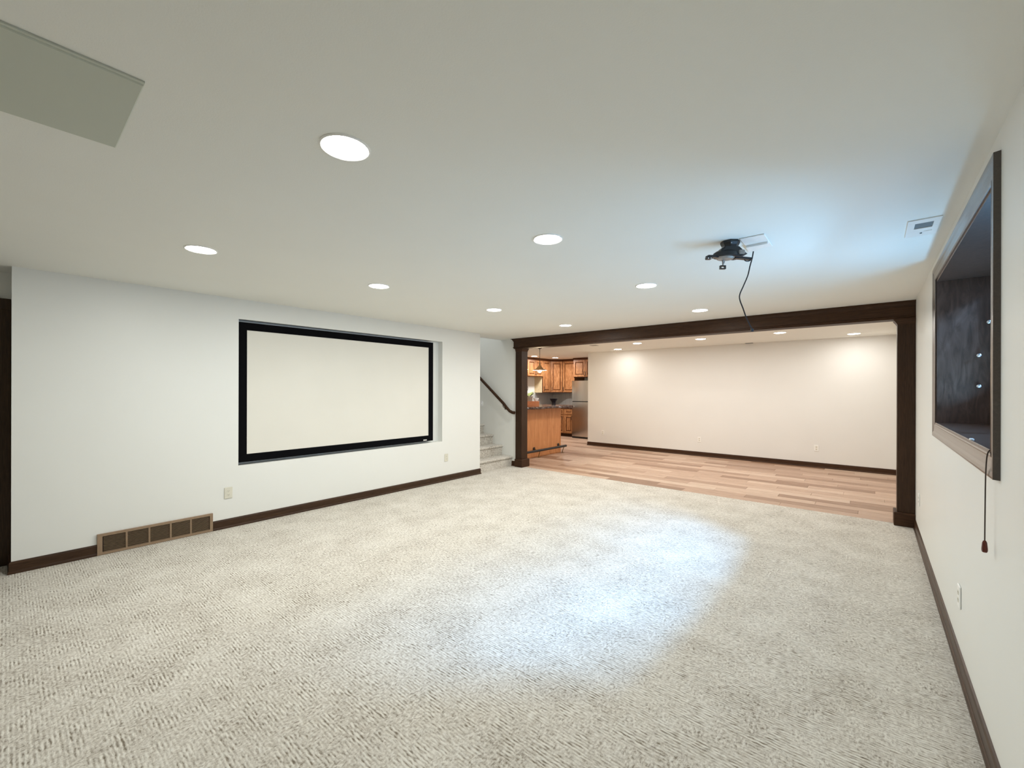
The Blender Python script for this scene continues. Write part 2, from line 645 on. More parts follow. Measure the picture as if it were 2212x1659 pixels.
GY0, GY1 = 0.517, 1.377    # air return grille
bl = along_y(XL, 1, Y0, GY0, 1)
bl.sweep(BP, [lambda p: (XL + p[0], Y0 - p[0], p[1]), lambda p: (XL - .30, Y0 - p[0], p[1])])
b2_ = along_y(XL, 1, GY1, Y1, 0, 1)
b2_.sweep(BP, [lambda p: (XL + p[0], Y1 + p[0], p[1]), lambda p: (XL - .07, Y1 + p[0], p[1])])
bl.add(b2_.v, b2_.f)
struct('baseboard_left', bl, 'dark_wood_y', 'dark brown baseboard along the screen wall')
struct('baseboard_right', along_y(XR, -1, YR, 6.24), 'dark_wood_y', 'dark brown baseboard under the deep window')
struct('baseboard_far', MB().sweep(BP, [lambda p: (XC - p[0], YF - p[0], p[1]), lambda p: (XR, YF - p[0], p[1])])
       .sweep(BP, [lambda p: (XC - p[0], YF - p[0], p[1]), lambda p: (XC - p[0], 11.0, p[1])]),
       'dark_wood_x', 'dark brown baseboard along the cream far wall')
struct('baseboard_stair', MB().sweep(BP, [lambda p: (-5.305, YS - p[0], p[1]), lambda p: (-5.2, YS - p[0], p[1])]),
       'dark_wood_x', 'short dark baseboard between the stairs and the left column')
struct('baseboard_recess', MB().sweep(BP, [lambda p: (XD + p[0], YR, p[1]), lambda p: (XD + p[0], -0.97, p[1])]),
       'dark_wood_y', 'dark baseboard beside the dark door')

# ------------------------------------------------------------------ beam and columns
t = struct_empty('trim_1', 'dark stained wood beam with crown moulding spanning the wide opening', (-2.4, YB, 2.25))
build('beam_body', MB().box(-5.197, XR, YB, 6.45, 2.25, 2.44).box(-5.245, -5.197, YB, YS, 2.25, 2.44), 'dark_wood_x', t)
CP = [(0, 2.385), (0.006, 2.385), (0.010, 2.395), (0.022, 2.41), (0.030, 2.425), (0.052, 2.432), (0.052, 2.44), (0, 2.44)]
build('crown', MB().sweep(CP, [lambda p: (-5.245 - p[0], YS, p[1]), lambda p: (-5.245 - p[0], YB - p[0] * .5, p[1]),
                               lambda p: (XR, YB - p[0] * .5, p[1])]), 'dark_wood_x', t)
DP = [(0, 2.262), (0.010, 2.266), (0.010, 2.276), (0, 2.282)]
build('bead', MB().sweep(DP, [lambda p: (-5.245 - p[0], YS, p[1]), lambda p: (-5.245 - p[0], YB - p[0], p[1]),
                              lambda p: (XR, YB - p[0], p[1])]), 'dark_wood_x', t)


def column(name, label, x0, x1, e0, e1):
    """e0/e1: how far plinth and capital stand out left and right"""
    t = struct_empty(name, label, ((x0 + x1) / 2, 6.36, 0))
    build('shaft', MB().cbox(x0, x1, 6.27, 6.45, 0.14, 2.25, .003), 'dark_wood_z', t)
    build('plinth', MB().cbox(x0 - e0, x1 + e1, 6.242, 6.478, 0, 0.148, .006), 'dark_wood_x', t)
    cap = MB()
    st = []
    for z, g in ((2.19, .0), (2.205, .006), (2.22, .016), (2.235, .028), (2.25, .030)):
        k0, k1 = (g if e0 else 0), (g if e1 else 0)
        st.append([(x0 - k0, 6.27 - g * .6, z), (x1 + k1, 6.27 - g * .6, z), (x1 + k1, 6.45, z), (x0 - k0, 6.45, z)])
    vs = [q for s in st for q in s]
    fs = [(k * 4 + i, k * 4 + (i + 1) % 4, k * 4 + 4 + (i + 1) % 4, k * 4 + 4 + i) for k in range(4) for i in range(4)]
    fs += [(3, 2, 1, 0), (16, 17, 18, 19)]
    cap.add(vs, fs)
    build('capital', cap, 'dark_wood_x', t)


column('trim_2', 'dark stained wood column beside the carpeted stairs', -5.197, -5.045, 0.0, 0.032)
column('trim_3', 'dark stained wood column against the right wall', 0.217, XR, 0.026, 0.0)

# ------------------------------------------------------------------ deep window in the right wall
w = struct_empty('window_1', 'deep dark wood window recess with profiled casing in the right wall', (XR, 3.39, WZ0))
build('jamb', MB().box(XR - .004, WX, WY1 - .014, WY1, WZ0, WZ1), 'window_wood', w)
build('jamb', MB().box(XR - .004, WX, WY0, WY0 + .014, WZ0, WZ1), 'window_wood', w)
build('head_jamb', MB().box(XR - .004, WX, WY0 + .014, WY1 - .014, WZ1 - .014, WZ1), 'window_wood', w)
build('sill', MB().cbox(XR - .012, WX, WY0 + .014, WY1 - .014, WZ0 - .004, WZ0 + .012, .003), 'window_wood', w)
KP = [(0, 0), (0, .011), (.008, .014), (.014, .012), (.030, .0125), (.052, .015), (.066, .019), (.080, .0205), (.088, .0195), (.090, 0)]
# (distance outward from the opening, thickness off the wall)
cs = {'L': lambda e, tt, s: (XR - tt, WY0 - e, WZ0 - e if s == 0 else WZ1 + e),
      'R': lambda e, tt, s: (XR - tt, WY1 + e, WZ0 - e if s == 0 else WZ1 + e),
      'B': lambda e, tt, s: (XR - tt, WY0 - e if s == 0 else WY1 + e, WZ0 - e),
      'T': lambda e, tt, s: (XR - tt, WY0 - e if s == 0 else WY1 + e, WZ1 + e)}
for k, fn in cs.items():
    build('casing', MB().sweep(KP, [lambda p, fn=fn: fn(p[0], p[1], 0), lambda p, fn=fn: fn(p[0], p[1], 1)]), 'casing_wood', w)
sash = MB()
for a, b_ in ((WY0 + .014, 3.39), (3.39, WY1 - .014)):
    sash.box(.665, .70, a, b_, WZ0 + .012, WZ0 + .062).box(.665, .70, a, b_, WZ1 - .064, WZ1 - .014)
    sash.box(.665, .70, a, a + .05, WZ0 + .062, WZ1 - .064).box(.665, .70, b_ - .05, b_, WZ0 + .062, WZ1 - .064)
build('sash', sash, 'window_wood', w)
for a, b_ in ((WY0 + .064, 3.34), (3.44, WY1 - .064)):
    build('pane', MB().box(.680, .684, a, b_, WZ0 + .062, WZ1 - .064), 'window_glass', w)
for x_, z_ in ((.565, 1.715), (.565, 1.503), (.612, 1.94)):
    k = MB().lathe([(.010, 0), (.010, .003), (.005, .006), (.005, .014), (.011, .019), (.011, .026), (.006, .030), (0, .031)], seg=14)
    k.turn(90, axis='X')
    k.v = [(p[0] + x_, p[1] + WY1 - .014, p[2] + z_) for p in k.v]
    build('knob', k, 'satin_steel', w, smooth=40)['label'] = 'small chrome knob'
build('cleat', MB().cbox(XR - .012, XR + .002, 2.90, 2.925, WZ0 + .010, WZ0 + .019, .002), 'white_plastic', w)['label'] = 'tiny white cleat on the sill edge'

# ------------------------------------------------------------------ dark door in the set back wall
d = struct_empty('door_1', 'dark brown wood door with casing in the set back wall', (XD, -0.46, 0))
build('door_slab', MB().cbox(XD + .004, XD + .030, -0.88, -0.045, 0.012, 2.125, .002), 'door_wood', d)
dc = MB()
for a, b_ in ((-0.045, 0.026), (-0.97, -0.88)):
    build('door_casing', MB().cbox(XD, XD + .035, a, b_, 0, 2.125, .003), 'door_wood', d)
build('door_casing', MB().cbox(XD, XD + .035, -0.97, 0.026, 2.125, 2.215, .003), 'door_wood', d)
k = MB().lathe([(.030, 0), (.030, .006), (.012, .010), (.012, .035), (.026, .045), (.028, .060), (.015, .070), (0, .071)], seg=18)
k.turn(90, axis='Y')
k.v = [(p[0] + XD + .030, p[1] - 0.82, p[2] + 0.95) for p in k.v]
build('door_knob', k, 'brass', d, smooth=40)

# ------------------------------------------------------------------ stairs
RISE, RUN, SX = 0.1915, 0.2545, -5.305
st = thing('staircase', 'carpeted staircase climbing away behind the end of the screen wall', 'stairs', (SX, 5.81, 0))
for i in range(12):
    zt = RISE * (i + 1)
    xf = SX - RUN * i
    pr = [(xf - RUN - .02, zt - RISE), (xf, zt - RISE), (xf, zt - .046)]
    for k in range(7):
        a = -math.pi / 2 + math.pi * k / 6
        pr.append((xf + .008 + .021 * math.cos(a), zt - .023 + .023 * math.sin(a)))
    pr.append((xf - RUN - .02, zt))
    mb = MB().sweep(pr, [lambda p: (p[0], Y1 + .001, p[1]), lambda p: (p[0], YS - .001, p[1])])
    build('step', mb, 'carpet', st, smooth=35)

hr = thing('handrail', 'dark wood handrail sloping down the stair wall', 'handrail', (-6.1, 6.22, 1.0))
HP = []
for k in range(14):
    a = 2 * math.pi * k / 14
    HP.append((.021 * math.cos(a), .030 * math.sin(a)))
sl = 0.788
path = [(-8.3, 1.714 + (8.3 - 6.087) * sl), (-6.087, 1.714), (-5.50, 1.252), (-5.44, 1.203), (-5.37, 1.135), (-5.30, 1.076), (-5.23, 1.052), (-5.175, 1.048)]
sts = []
for i, (x_, z_) in enumerate(path):
    a = path[max(i - 1, 0)]
    b_ = path[min(i + 1, len(path) - 1)]
    dx, dz = b_[0] - a[0], b_[1] - a[1]
    L_ = math.hypot(dx, dz)
    nx, nz = -dz / L_, dx / L_
    sts.append(lambda p, x_=x_, z_=z_, nx=nx, nz=nz: (x_ + nx * p[1], 6.22 + p[0], z_ - .02 + nz * p[1]))
build('rail', MB().sweep(HP, sts), 'dark_wood_x', hr, smooth=40)
for x_ in (-5.47, -6.9):
    z_ = 1.714 + (-6.087 - x_) * sl
    build('bracket', MB().tube([(x_, 6.22, z_ - .04), (x_, 6.225, z_ - .085), (x_, 6.26, z_ - .11), (x_, YS, z_ - .115)], .007, 8)
          .box(x_ - .02, x_ + .02, YS - .006, YS, z_ - .15, z_ - .09), 'pendant_metal', hr, smooth=40)

# ------------------------------------------------------------------ projection screen in the niche
ps = thing('projection_screen', 'wide projection screen with black velvet frame set in the wall niche', 'screen', (XL, 2.95, NZ0))
SY0, SY1, SZ0, SZ1, SF, SBW = 1.616, 4.288, 0.674, 2.197, -5.222, 0.084
build('screen_cloth', MB().box(SF - .012, SF - .008, SY0 + .05, SY1 - .05, SZ0 + .05, SZ1 - .05), 'screen_cloth', ps)
FP = [(0, -.05), (0, 0), (.012, .002), (SBW - .012, .0), (SBW, -.007), (SBW, -.05)]   # inward, toward room
fr = {'bottom': lambda e, tt, s: (SF + tt, SY0 + e if s == 0 else SY1 - e, SZ0 + e),
      'top': lambda e, tt, s: (SF + tt, SY0 + e if s == 0 else SY1 - e, SZ1 - e),
      'near': lambda e, tt, s: (SF + tt, SY0 + e, SZ0 + e if s == 0 else SZ1 - e),
      'stair': lambda e, tt, s: (SF + tt, SY1 - e, SZ0 + e if s == 0 else SZ1 - e)}
for fn in fr.values():
    build('frame_bar', MB().sweep(FP, [lambda p, fn=fn: fn(p[0], p[1], 0), lambda p, fn=fn: fn(p[0], p[1], 1)]), 'black_velvet', ps)
build('name_plate', MB().cbox(SF + .001, SF + .004, 4.10, 4.165, SZ0 + .012, SZ0 + .026, .001), 'white_plastic', ps)['label'] = 'small white name plate'

# ------------------------------------------------------------------ air return grille in the screen wall
g = thing('air_return_grille', 'brown louvred metal air return grille at the foot of the screen wall', 'vent', (XL, (GY0 + GY1) / 2, 0))
gz0, gz1, gx = 0.003, 0.186, XL + .022
fw = .022
gf = MB()
gf.box(XL, gx, GY0, GY1, gz1 - fw, gz1).box(XL, gx, GY0, GY1, gz0, gz0 + fw)
gf.box(XL, gx, GY0, GY0 + .034, gz0 + fw, gz1 - fw).box(XL, gx, GY1 - .026, GY1, gz0 + fw, gz1 - fw)
build('grille_frame', gf, 'register_metal', g)
build('duct_void', MB().box(XL + .0005, XL + .002, GY0 + .02, GY1 - .02, gz0 + .01, gz1 - .01), 'register_void', g)
py0, py1 = GY0 + .034, GY1 - .026
pw = (py1 - py0) / 5
slat_me = None
for i in range(5):
    a, b_ = py0 + pw * i, py0 + pw * (i + 1)
    if i < 4:
        build('divider', MB().box(XL + .003, gx - .001, b_ - .0065, b_ + .0065, gz0 + fw, gz1 - fw), 'register_metal', g)
    for k in range(11):
        z = gz0 + fw + .0062 + k * (gz1 - gz0 - 2 * fw - .0035) / 11
        if slat_me is None:
            hw = pw / 2 - .0065
            sm = MB().sweep([(-.007, -.0006), (.007, -.0026), (.007, -.0012), (-.007, .0008)],
                            [lambda p: (p[0], -hw, p[1]), lambda p: (p[0], hw, p[1])])
            s_ = build('slat', sm, 'register_metal', g, local=True)
            slat_me = s_.data
        else:
            s_ = bpy.data.objects.new('slat', slat_me)
            COL.objects.link(s_)
            s_.parent = g
        s_.location = (.013, (a + b_) / 2 - g.location.y, z)

# ------------------------------------------------------------------ wall plates
def rounded_plate(w_, h_, t_, c=.003):
    return MB().cbox(-w_ / 2, w_ / 2, -t_, 0, -h_ / 2, h_ / 2, c)


def outlet(mat):
    t = thing('wall_outlet', '', 'outlet', (0, 0, 0), 0, 'duplex wall outlets')
    build('plate', rounded_plate(.076, .120, .008, .004), mat, t, local=True)
    for s in (-1, 1):
        rc_ = MB()
        P = []
        for k in range(16):
            a = 2 * math.pi * k / 16
            P.append((.0165 * math.cos(a), max(-.0125, min(.0125, .0165 * math.sin(a)))))
        rc_.sweep(P, [lambda p: (p[0], -.0092, p[1] + s * .0195), lambda p: (p[0], -.005, p[1] + s * .0195)])
        q = build('socket', rc_, 'ivory_plastic', t, local=True)
        for dx in (-.006, .006):
            build('slot', MB().box(dx - .001, dx + .001, -.0096, -.009, s * .0195 - .002, s * .0195 + .006), 'slot_dark', q, local=True)
        build('slot', MB().box(-.002, .002, -.0096, -.009, s * .0195 - .009, s * .0195 - .0055), 'slot_dark', q, local=True)
    build('screw', MB().box(-.0025, .0025, -.0068, -.0055, -.0025, .0025), 'grey_metal', t, local=True)
    return t


oA = outlet('ivory_plastic')
oA.location = (XL, 1.519, .369)
oA.rotation_euler = (0, 0, R(90))
oA['label'] = 'ivory wall outlet below the screen, between grille and screen corner'
dup(oA, (XL, 4.55, .376), 90, 'ivory wall outlet below the screen, near the stairs')
oB = outlet('white_plastic')
oB.location = (-5.30, YF, .361)
oB['label'] = 'white wall outlet on the cream far wall, close to the refrigerator'
dup(oB, (-2.92, YF, .365), 0, 'white wall outlet at the middle of the cream far wall')
dup(oB, (-0.795, YF, .368), 0, 'white wall outlet on the cream far wall, close to the right column')
dup(oB, (XR, 3.275, .377), -90, 'white wall outlet on the right wall under the deep window')
dup(oB, (XR, 5.775, .40), -90, 'white wall outlet on the right wall beside the column')
sw = thing('switch_plate', 'small rounded white wall plate on the stair wall under the handrail', 'switch', (-6.118, YS, 1.18))
pl = []
for k in range(24):
    a = 2 * math.pi * k / 24
    pl.append((.036 * max(-.86, min(.86, math.cos(a))) / .86, .058 * math.sin(a)))
build('plate', MB().sweep(pl, [lambda p: (p[0], -.008, p[1]), lambda p: (p[0], 0, p[1])]), 'white_ceramic', sw, local=True)
build('toggle', MB().cbox(-.005, .005, -.018, -.006, -.004, .012, .001), 'white_ceramic', sw, local=True)

# ------------------------------------------------------------------ ceiling lights
def ceiling_light(loc, lens, watts, color, r0=.097):
    t = thing('ceiling_light', '', 'ceiling light', loc, 0, '')
    build('trim_ring', MB().lathe([(r0 - .012, -.0005), (r0 - .012, -.004), (r0 - .006, -.007), (r0, -.003), (r0, -.0005)], seg=40, close=False),
          'white_plastic', t, local=True, smooth=50)
    build('lens', MB().lathe([(r0 - .012, -.001), (r0 - .016, -.006), (r0 - .035, -.0095), (r0 - .065, -.011), (0, -.0115)], seg=40), lens, t, local=True, smooth=50)
    d = bpy.data.lights.new('lamp', 'AREA')
    d.shape = 'DISK'
    d.size = 2 * (r0 - .02)
    d.energy = watts
    d.color = color
    o = bpy.data.objects.new('lamp', d)
    COL.objects.link(o)
    o.parent = t
    o.location = (0, 0, -.0135)
    return t


mains = [
    (-1.611, 0.872, 'large lit round ceiling light beside the grey ceiling panel'),
    (-3.560, 0.870, 'lit round ceiling light over the air return grille'),
    (-3.530, 2.250, 'lit round ceiling light out from the screen, nearer its grille end'),
    (-1.590, 2.240, 'lit round ceiling light in mid ceiling, next after the one beside the grey panel'),
    (-3.505, 3.818, 'lit round ceiling light out from the stair end of the screen'),
    (-1.596, 3.822, 'lit round ceiling light beside the black projector mount'),
    (-3.521, 5.426, 'lit round ceiling light close to the beam, nearer the stairs'),
    (-1.592, 5.426, 'lit round ceiling light close to the beam, nearer the dangling black cord'),
]
proto = None
for x_, y_, lab in mains:
    if proto is None:
        proto = ceiling_light((x_, y_, H), 'lens_main', 3.0, MAIN_COL)
        proto['group'] = 'recessed ceiling lights of the carpeted room'
        proto['label'] = lab
    else:
        dup(proto, (x_, y_, H), None, lab, LAMP_W if x_ < -3 else LAMP_W2)
fars = [
    (-4.633, 9.416, 5.0, 'small lit ceiling light nearest the kitchen corner of the cream wall'),
    (-3.727, 8.466, LAMP_FAR_W, 'small lit ceiling light second from the kitchen corner of the cream wall'),
    (-2.478, 8.498, LAMP_FAR_W, 'small lit ceiling light beyond the beam, at the middle of the cream wall'),
    (-1.179, 8.400, LAMP_FAR_W, 'small lit ceiling light beyond the beam, second from the right column'),
    (-0.227, 9.338, 5.8, 'small lit ceiling light beyond the beam, closest to the right column'),
    (-3.50, 7.15, LAMP_FAR_W, 'added unseen fill light in the ceiling behind the beam, nearer the bar'),  # this lamp and the next are unseen, added to even out the far room
    (-0.95, 7.15, LAMP_FAR_W, 'added unseen fill light in the ceiling behind the beam, nearer the right column'),
]
proto2 = None
for x_, y_, w_, lab in fars:
    if proto2 is None:
        proto2 = ceiling_light((x_, y_, H), 'lens_far', w_, FAR_COL)
        proto2['group'] = 'recessed ceiling lights of the wood floored room'
        proto2['label'] = lab
    else:
        dup(proto2, (x_, y_, H), None, lab, w_)
k1 = ceiling_light((-7.49, 9.895, H), 'lens_far', LAMP_KIT_W, FAR_COL)
k1['group'] = 'recessed ceiling lights of the kitchen'
k1['label'] = 'small lit kitchen ceiling light beside the pendant stem'
dup(k1, (-7.345, 10.751, H), None, 'small lit kitchen ceiling light before the tall corner cabinet')

# ------------------------------------------------------------------ ceiling fittings
hp = thing('ceiling_access_panel', 'flat grey green access panel on the ceiling', 'ceiling panel', (-2.033, -0.1, H))
build('panel', MB().cbox(-2.303, -1.762, -0.55, 0.280, H - .010, H - .0006, .003), 'hatch_paint', hp)
build('edge_strip', MB().box(-1.762, -1.750, -0.55, 0.280, H - .006, H - .0006), 'hatch_paint', hp)

cv = thing('ceiling_vent', 'white ceiling vent plate with dark opening beside the window', 'vent', (.231, 3.49, H))
pm = MB()
px0, px1, pyy0, pyy1 = .160, .301, 3.322, 3.66
ox0, ox1, oy0, oy1 = .193, .272, 3.388, 3.497
pm.box(px0, px1, pyy0, oy0, H - .006, H - .0005).box(px0, px1, oy1, pyy1, H - .006, H - .0005)
pm.box(px0, ox0, oy0, oy1, H - .006, H - .0005).box(ox1, px1, oy0, oy1, H - .006, H - .0005)
build('plate', pm, 'white_plastic', cv)
build('opening', MB().box(ox0, ox1, oy0, oy1, H - .002, H - .0008), 'vent_grey', cv)
build('latch', MB().cbox(.225, .235, 3.585, 3.60, H - .010, H - .006, .001), 'vent_grey', cv)
build('lid_edge', MB().box(.240, .276, 3.560, 3.566, H - .009, H - .006), 'white_plastic', cv)

v1 = thing('ceiling_vent', 'flat pale vent on the ceiling just beyond the beam, towards the kitchen', 'vent', (-4.645, 8.30, H))
build('plate', MB().cbox(-4.72, -4.57, 8.23, 8.37, H - .006, H - .0005, .002), 'grey_metal', v1)
v2 = thing('ceiling_vent', 'slim dark vent slot on the ceiling against the cream far wall', 'vent', (-1.93, 9.89, H))
build('plate', MB().cbox(-2.0, -1.86, 9.85, 9.93, H - .006, H - .0005, .002), 'vent_grey', v2)

# projector bracket, local x to the viewer's right, y away
pj = thing('projector_mount', 'black spider arm projector mount with no projector, hanging from the ceiling', 'projector mount', (-0.708, 3.04, H), 40.1)
oc = []
for k in range(8):
    a = 2 * math.pi * (k + .5) / 8
    oc.append((.058 * math.cos(a), .058 * math.sin(a)))
build('ceiling_cap', MB().sweep(oc, [lambda p: (p[0] + .003, p[1], -.001), lambda p: (p[0] + .003, p[1], -.014),
                                    lambda p: (p[0] * .86 + .003, p[1] * .86, -.030), lambda p: (p[0] * .80 + .003, p[1] * .80, -.052)]), 'black_metal', pj, local=True)
build('screw', MB().lathe([(.005, 0), (.005, .004), (0, .006)], (-.012, -.046, -.026), 10), 'chrome', pj, local=True)
build('screw', MB().lathe([(.005, 0), (.005, .004), (0, .006)], (-.052, -.02, -.046), 10), 'chrome', pj, local=True)
sw_ = MB().sweep([(-.056, -.045), (.050, -.045), (.100, -.088), (.060, -.108), (-.075, -.100), (-.088, -.084)],
                 [lambda p: (p[0] * .8, -.045, p[1]), lambda p: (p[0], -.03, p[1]), lambda p: (p[0], .03, p[1]), lambda p: (p[0] * .8, .045, p[1])])
build('swivel', sw_, 'black_metal', pj, local=True)
build('tilt_knob', MB().cbox(.036, .076, -.052, -.040, -.094, -.066, .006), 'grey_metal', pj, local=True)
dk = []
for k in range(24):
    a = 2 * math.pi * k / 24
    dk.append((.060 * math.cos(a), .046 * math.sin(a)))
rk = []
for k in range(28):
    a = 2 * math.pi * k / 28
    rk.append((.082 * math.cos(a) - .022, .060 * math.sin(a)))
build('swivel_disc', MB().sweep(rk, [lambda p: ((p[0] + .022) * .8 - .022, p[1] * .8, -.066), lambda p: (p[0], p[1], -.078), lambda p: (p[0], p[1], -.102)]), 'black_metal', pj, local=True, smooth=30)
build('mount_plate', MB().sweep(dk, [lambda p: (p[0] - .03, p[1], -.101), lambda p: (p[0] - .03, p[1], -.106), lambda p: (p[0] * .80 - .03, p[1] * .80, -.116)]),
      'grey_metal', pj, local=True, smooth=30)


def arm(pts, w_, t_):
    mb = MB()
    n_ = len(pts)
    vs = []
    for i, p in enumerate(pts):
        a, b_ = Vector(pts[max(i - 1, 0)]), Vector(pts[min(i + 1, n_ - 1)])
        dd = b_ - a
        sd = Vector((-dd.y, dd.x, 0))
        sd = sd.normalized() if sd.length > 1e-5 else Vector((1, 0, 0))
        nn = dd.normalized().cross(sd)
        p = Vector(p)
        for u, q in ((-1, -1), (1, -1), (1, 1), (-1, 1)):
            vs.append(p + sd * (u * w_ / 2) + nn * (q * t_ / 2))
    fs = [(k * 4 + i, k * 4 + (i + 1) % 4, k * 4 + 4 + (i + 1) % 4, k * 4 + 4 + i) for k in range(n_ - 1) for i in range(4)]
    fs += [(3, 2, 1, 0), tuple(range(n_ * 4 - 4, n_ * 4))]
    return mb.add(vs, fs)


a1 = build('arm', arm([(-.06, .0, -.100), (-.105, -.010, -.102), (-.155, -.018, -.104)], .034, .014), 'black_metal', pj, local=True)
build('arm_foot', MB().cbox(-.162, -.128, -.035, -.002, -.122, -.104, .003), 'black_metal', a1, local=True)
build('arm_pin', MB().box(-.158, -.150, -.036, -.030, -.121, -.115).box(-.140, -.134, -.036, -.030, -.121, -.115), 'chrome', a1, local=True)
a2 = build('arm', arm([(.03, -.005, -.106), (.085, .0, -.108), (.145, .010, -.110)], .030, .013), 'black_metal', pj, local=True)
build('arm_foot', MB().tube([(.098, .004, -.112), (.104, .004, -.122), (.120, .006, -.126), (.138, .008, -.120), (.145, .010, -.112)], .0035, 8), 'black_metal', a2, local=True)
a3 = build('arm', arm([(-.025, .03, -.104), (-.024, .032, -.120), (-.028, .034, -.146)], .026, .006), 'grey_metal', pj, local=True)
ft = MB().rect_frame(-.046, -.010, -.170, -.146, .006, .026, .044)
build('arm_foot', ft, 'black_metal', a3, local=True)

cp = thing('cable_plate', 'white ceiling cable plate with a scoop, beside the black projector mount', 'cable plate', (-0.575, 3.17, H))
build('plate', MB().cbox(-.645, -.505, 3.015, 3.30, H - .007, H - .0006, .003), 'white_plastic', cp)
build('ridge', MB().cbox(-.638, -.512, 3.168, 3.180, H - .022, H - .006, .002), 'white_plastic', cp)
scp = MB().add([(-.640, 3.18, H - .020), (-.520, 3.18, H - .020), (-.60, 3.335, H - .006), (-.655, 3.335, H - .006),
                (-.640, 3.18, H - .001), (-.520, 3.18, H - .001), (-.60, 3.335, H - .001), (-.655, 3.335, H - .001)],
               [(0, 1, 2, 3), (4, 7, 6, 5), (0, 4, 5, 1), (1, 5, 6, 2), (2, 6, 7, 3), (3, 7, 4, 0)])
build('scoop', scp, 'white_plastic', cp)
cb = thing('dangling_cord', 'thin black cord dangling in a curve from the ceiling cable plate', 'cord', (-0.628, 3.345, H), 40.1)
pts = [(.0, .0, -.004), (-.006, .004, -.05), (-.021, .004, -.105), (-.036, .004, -.170), (-.068, .002, -.245), (-.094, .0, -.305),
       (-.092, .0, -.345), (-.070, .002, -.400), (-.050, .003, -.455), (-.030, .003, -.500), (-.006, .003, -.545)]
build('cord', MB().tube(pts, .0042, 8, 6), 'cord_black', cb, local=True, smooth=60)
build('plug', MB().cbox(-.014, .003, -.003, .009, -.562, -.540, .002), 'cord_black', cb, local=True)

# ------------------------------------------------------------------ blind cord at the window
bc = thing('blind_cord', 'brown blind pull cord with a wood tassel hanging from the window sill', 'cord', (.337, 2.448, .846))
build('cord', MB().tube([(.47, 2.50, 1.246), (.40, 2.475, 1.246), (.362, 2.455, 1.246), (.349, 2.449, 1.240), (.343, 2.447, 1.215), (.340, 2.447, 1.15), (.339, 2.448, 1.04), (.338, 2.448, .890)], .0022, 8, 5), 'cord_brown', bc, smooth=60)
build('tassel', MB().lathe([(.002, .046), (.005, .043), (.007, .036), (.0088, .014), (.0088, .006), (.007, 0), (0, 0)], (.338, 2.448, .846), 8), 'tassel_wood', bc)

# ------------------------------------------------------------------ kitchen
def door_leaf(parent, w_, h_, M, handle=None, name='door', hmat='black_metal'):
    """raised panel door in local x (0..w), z (0..h), front toward -y; M places it in the parent's frame"""
    mb = MB()
    s = min(.062, w_ * .24)
    t_ = .02
    g_ = .0015
    mb.cbox(g_, s, -t_, 0, g_, h_ - g_, .003).cbox(w_ - s, w_ - g_, -t_, 0, g_, h_ - g_, .003)
    mb.cbox(s, w_ - s, -t_, 0, g_, s, .003).cbox(s, w_ - s, -t_, 0, h_ - s, h_ - g_, .003)
    mb.v = [tuple(M @ Vector(p)) for p in mb.v]
    o = build(name, mb, 'cabinet_wood', parent, local=True)
    c = .028
    x0, x1, z0, z1 = s, w_ - s, s, h_ - s
    c = min(c, (x1 - x0) * .3, (z1 - z0) * .3)
    vs = [(x0, -.002, z0), (x1, -.002, z0), (x1, -.002, z1), (x0, -.002, z1),
          (x0 + c, -.017, z0 + c), (x1 - c, -.017, z0 + c), (x1 - c, -.017, z1 - c), (x0 + c, -.017, z1 - c)]
    fs = [(4, 5, 6, 7), (0, 1, 5, 4), (1, 2, 6, 5), (2, 3, 7, 6), (3, 0, 4, 7), (3, 2, 1, 0)]
    rp = build('raised_panel', MB().add([M @ Vector(p) for p in vs], fs), ['cabinet_wood', 'cabinet_groove_shade'], o, local=True)
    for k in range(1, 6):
        rp.data.polygons[k].material_index = 1  # bevel faces coloured darker in place of shade in the groove
    if handle:
        hx, hz0, hz1 = handle
        hb = MB().tube([(hx, -.020, hz0), (hx, -.045, hz0 + .006), (hx, -.050, (hz0 + hz1) / 2), (hx, -.045, hz1 - .006), (hx, -.020, hz1)], .006, 8, 4)
        hb.v = [tuple(M @ Vector(p)) for p in hb.v]
        build('handle', hb, hmat, o, local=True, smooth=60)
    return o


def M_face(x, y, z, rz):
    return Matrix.Translation((x, y, z)) @ Matrix.Rotation(R(rz), 4, 'Z')


UZ0, UZ1 = 1.37, 2.385     # wall cabinets, crown above to the ceiling
XU = XK + .32              # face of the left run


def crown_y(parent, x, y0, y1):
    P = [(-.02, UZ1), (.004, UZ1), (.010, UZ1 + .01), (.034, UZ1 + .035), (.040, UZ1 + .05), (-.02, UZ1 + .05)]
    build('crown', MB().sweep(P, [lambda p: (x + p[0], y0, p[1]), lambda p: (x + p[0], y1, p[1])]), 'crown_wood', parent)


def crown_x(parent, y, x0, x1):
    P = [(.02, UZ1), (-.004, UZ1), (-.010, UZ1 + .01), (-.034, UZ1 + .035), (-.040, UZ1 + .05), (.02, UZ1 + .05)]
    build('crown', MB().sweep(P, [lambda p: (x0, y + p[0], p[1]), lambda p: (x1, y + p[0], p[1])]), 'crown_wood', parent)


